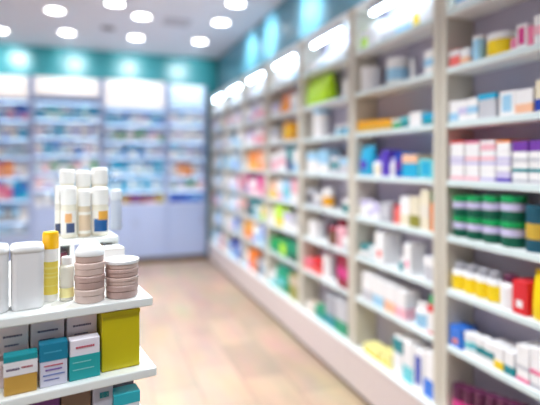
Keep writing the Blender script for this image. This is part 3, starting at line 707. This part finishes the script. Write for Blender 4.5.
# ------------------------------------------------------------------ ceiling lights
DISC = glow((250,250,255), 9.0, 'downlight_glow')
def downlight(x, y, label, spot=None, power=60, r=0.09, group='ceiling downlights', cone=110, ring=(240,240,244)):
    t = thing('downlight', (x, y, ZC)); tag(t, label, 'ceiling light', group)
    obj('trim_ring', lathe([(r*0.98,-0.0005),(r*1.2,-0.0005),(r*1.2,-0.006),(r*1.0,-0.012),(r*0.98,-0.006)], 28), mat(ring, 0.35, 0.01), t)
    obj('lens', lathe([(0,-0.002),(r*0.98,-0.002),(r*0.98,-0.005),(0,-0.007)], 28), DISC, t)
    l = bpy.data.lights.new('downlight_beam', 'SPOT'); l.energy = power; l.spot_size = math.radians(cone); l.spot_blend = 0.6 if not spot else 1.0; l.shadow_soft_size = 0.09
    l.color = (0.93, 0.97, 1.0)
    lo = bpy.data.objects.new('downlight_beam', l); C.objects.link(lo); lo.location = (x, y, ZC - 0.02)
    if spot:
        d = Vector(spot) - lo.location; lo.rotation_euler = d.to_track_quat('-Z', 'Y').to_euler(); l.color = (0.88, 0.95, 1.0)
PB, PW = 112, 42
for (px, py), lab in (((0,30),'round downlight at picture edge, in the row washing the teal back wall'), ((67,32),'round downlight over the cabinet behind the bottles, in the back wall row'),
                      ((136,37),'round downlight over the middle door cabinet, in the back wall row'), ((200,41),'round downlight over the corner cabinet, in the back wall row')):
    x, y = on_plane_z(px, py, ZC); downlight(x, y, lab, (x, YB, 2.86), PW, cone=58)
for (px, py), lab in (((55,10),'large round downlight in the second ceiling row, over the supplement bottles'), ((142,16),'round downlight in the second ceiling row, beside the faint vent'), ((115,3),'dark-rimmed downlight high over the aisle, cut by the top edge')):
    x, y = on_plane_z(px, py, ZC); downlight(x, y, lab, None, PB, ring=(70,70,84) if px == 115 else (240,240,244))
RX = None
for (px, py), lab in (((221,22),'round downlight near the wall shelving, beside the corner'), ((236,3),'round downlight near the wall shelving, cut by the top edge')):
    x, y = on_plane_z(px, py, ZC); downlight(x, y, lab, (XW, 5.55 if px == 221 else 4.85, 2.85), 70, cone=70)
    RX = x
for y, nm in ((3.77,'lime-pouch'),(2.64,'purple-carton'),(1.5,'yellow-bottle')):
    downlight(RX, y, 'round downlight near the wall shelving, over the ' + nm + ' bay', (XW, y, 2.85), 70, cone=70)
k = 0
for yy in (3.4, 1.8, 0.2, -1.4):  # grid of out-of-view downlights, added to light the shop
    for xx in (-3.0, -1.4, 0.3):
        downlight(xx, yy, 'round ceiling downlight ' + {-3.0:'by the plain side wall',-1.4:'over the middle of the shop',0.3:'over the aisle'}[xx] + ', ' + {3.4:'first',1.8:'second',0.2:'third',-1.4:'last'}[yy] + ' row towards the shop front', None, PB*{3.4:1.3,1.8:1.2,0.2:0.7,-1.4:0.4}[yy]*(1.15 if xx > 0 else 1.0))
x, y = on_plane_z(108, 28, ZC)
t = obj('ceiling_speaker', lathe([(0,-0.008),(0.075,-0.008),(0.09,-0.003),(0.09,-0.0005),(0,-0.0005)], 24), mat((150,150,166), 0.6, 0.05)); t.location = (x, y, ZC)
obj('grille', lathe([(0,-0.011),(0.06,-0.0105),(0.07,-0.0075),(0,-0.0075)], 24), mat((120,120,136), 0.7, 0.1, 200), t)
tag(t, 'small round grey ceiling speaker between two downlights', 'speaker')
x, y = on_plane_z(177, 22, ZC)
t = obj('ceiling_vent', bx(-0.16, 0.16, -0.16, 0.16, -0.008, -0.0005, 0.002, 1), mat((202,200,212), 0.6, 0.03)); t.location = (x, y, ZC)
for q in range(5): obj('slat', bx(-0.13, 0.13, -0.12 + q*0.055, -0.10 + q*0.055, -0.012, -0.0075), mat((184,182,196), 0.6, 0.03), t)
tag(t, 'square pale grey ceiling vent with slats', 'vent')

# ------------------------------------------------------------------ world, camera
w = bpy.data.worlds.new('world'); sc.world = w; w.use_nodes = True
w.node_tree.nodes['Background'].inputs[0].default_value = (0.6, 0.65, 0.75, 1); w.node_tree.nodes['Background'].inputs[1].default_value = 0.05
cd = bpy.data.cameras.new('camera'); cam = bpy.data.objects.new('camera', cd); C.objects.link(cam)
cam.location = (0, 0, H); cam.rotation_euler = (PI/2, 0, -TH)
cd.sensor_width = 36; cd.lens = 36*F/540; cd.shift_y = -(202.5 - HZ)/540
cd.clip_start = 0.05
cd.dof.use_dof = True; cd.dof.focus_distance = 1.08; cd.dof.aperture_fstop = cd.lens/1000/0.028
sc.camera = cam
vs = sc.view_settings; vs.view_transform = 'Standard'; vs.look = 'None'; vs.gamma = 1.0; vs.exposure = 0.72; vs.use_curve_mapping = False
sc.cycles.use_denoising = True
sc.cycles.max_bounces = 8; sc.cycles.diffuse_bounces = 5
sc.cycles.sample_clamp_indirect = 4.0
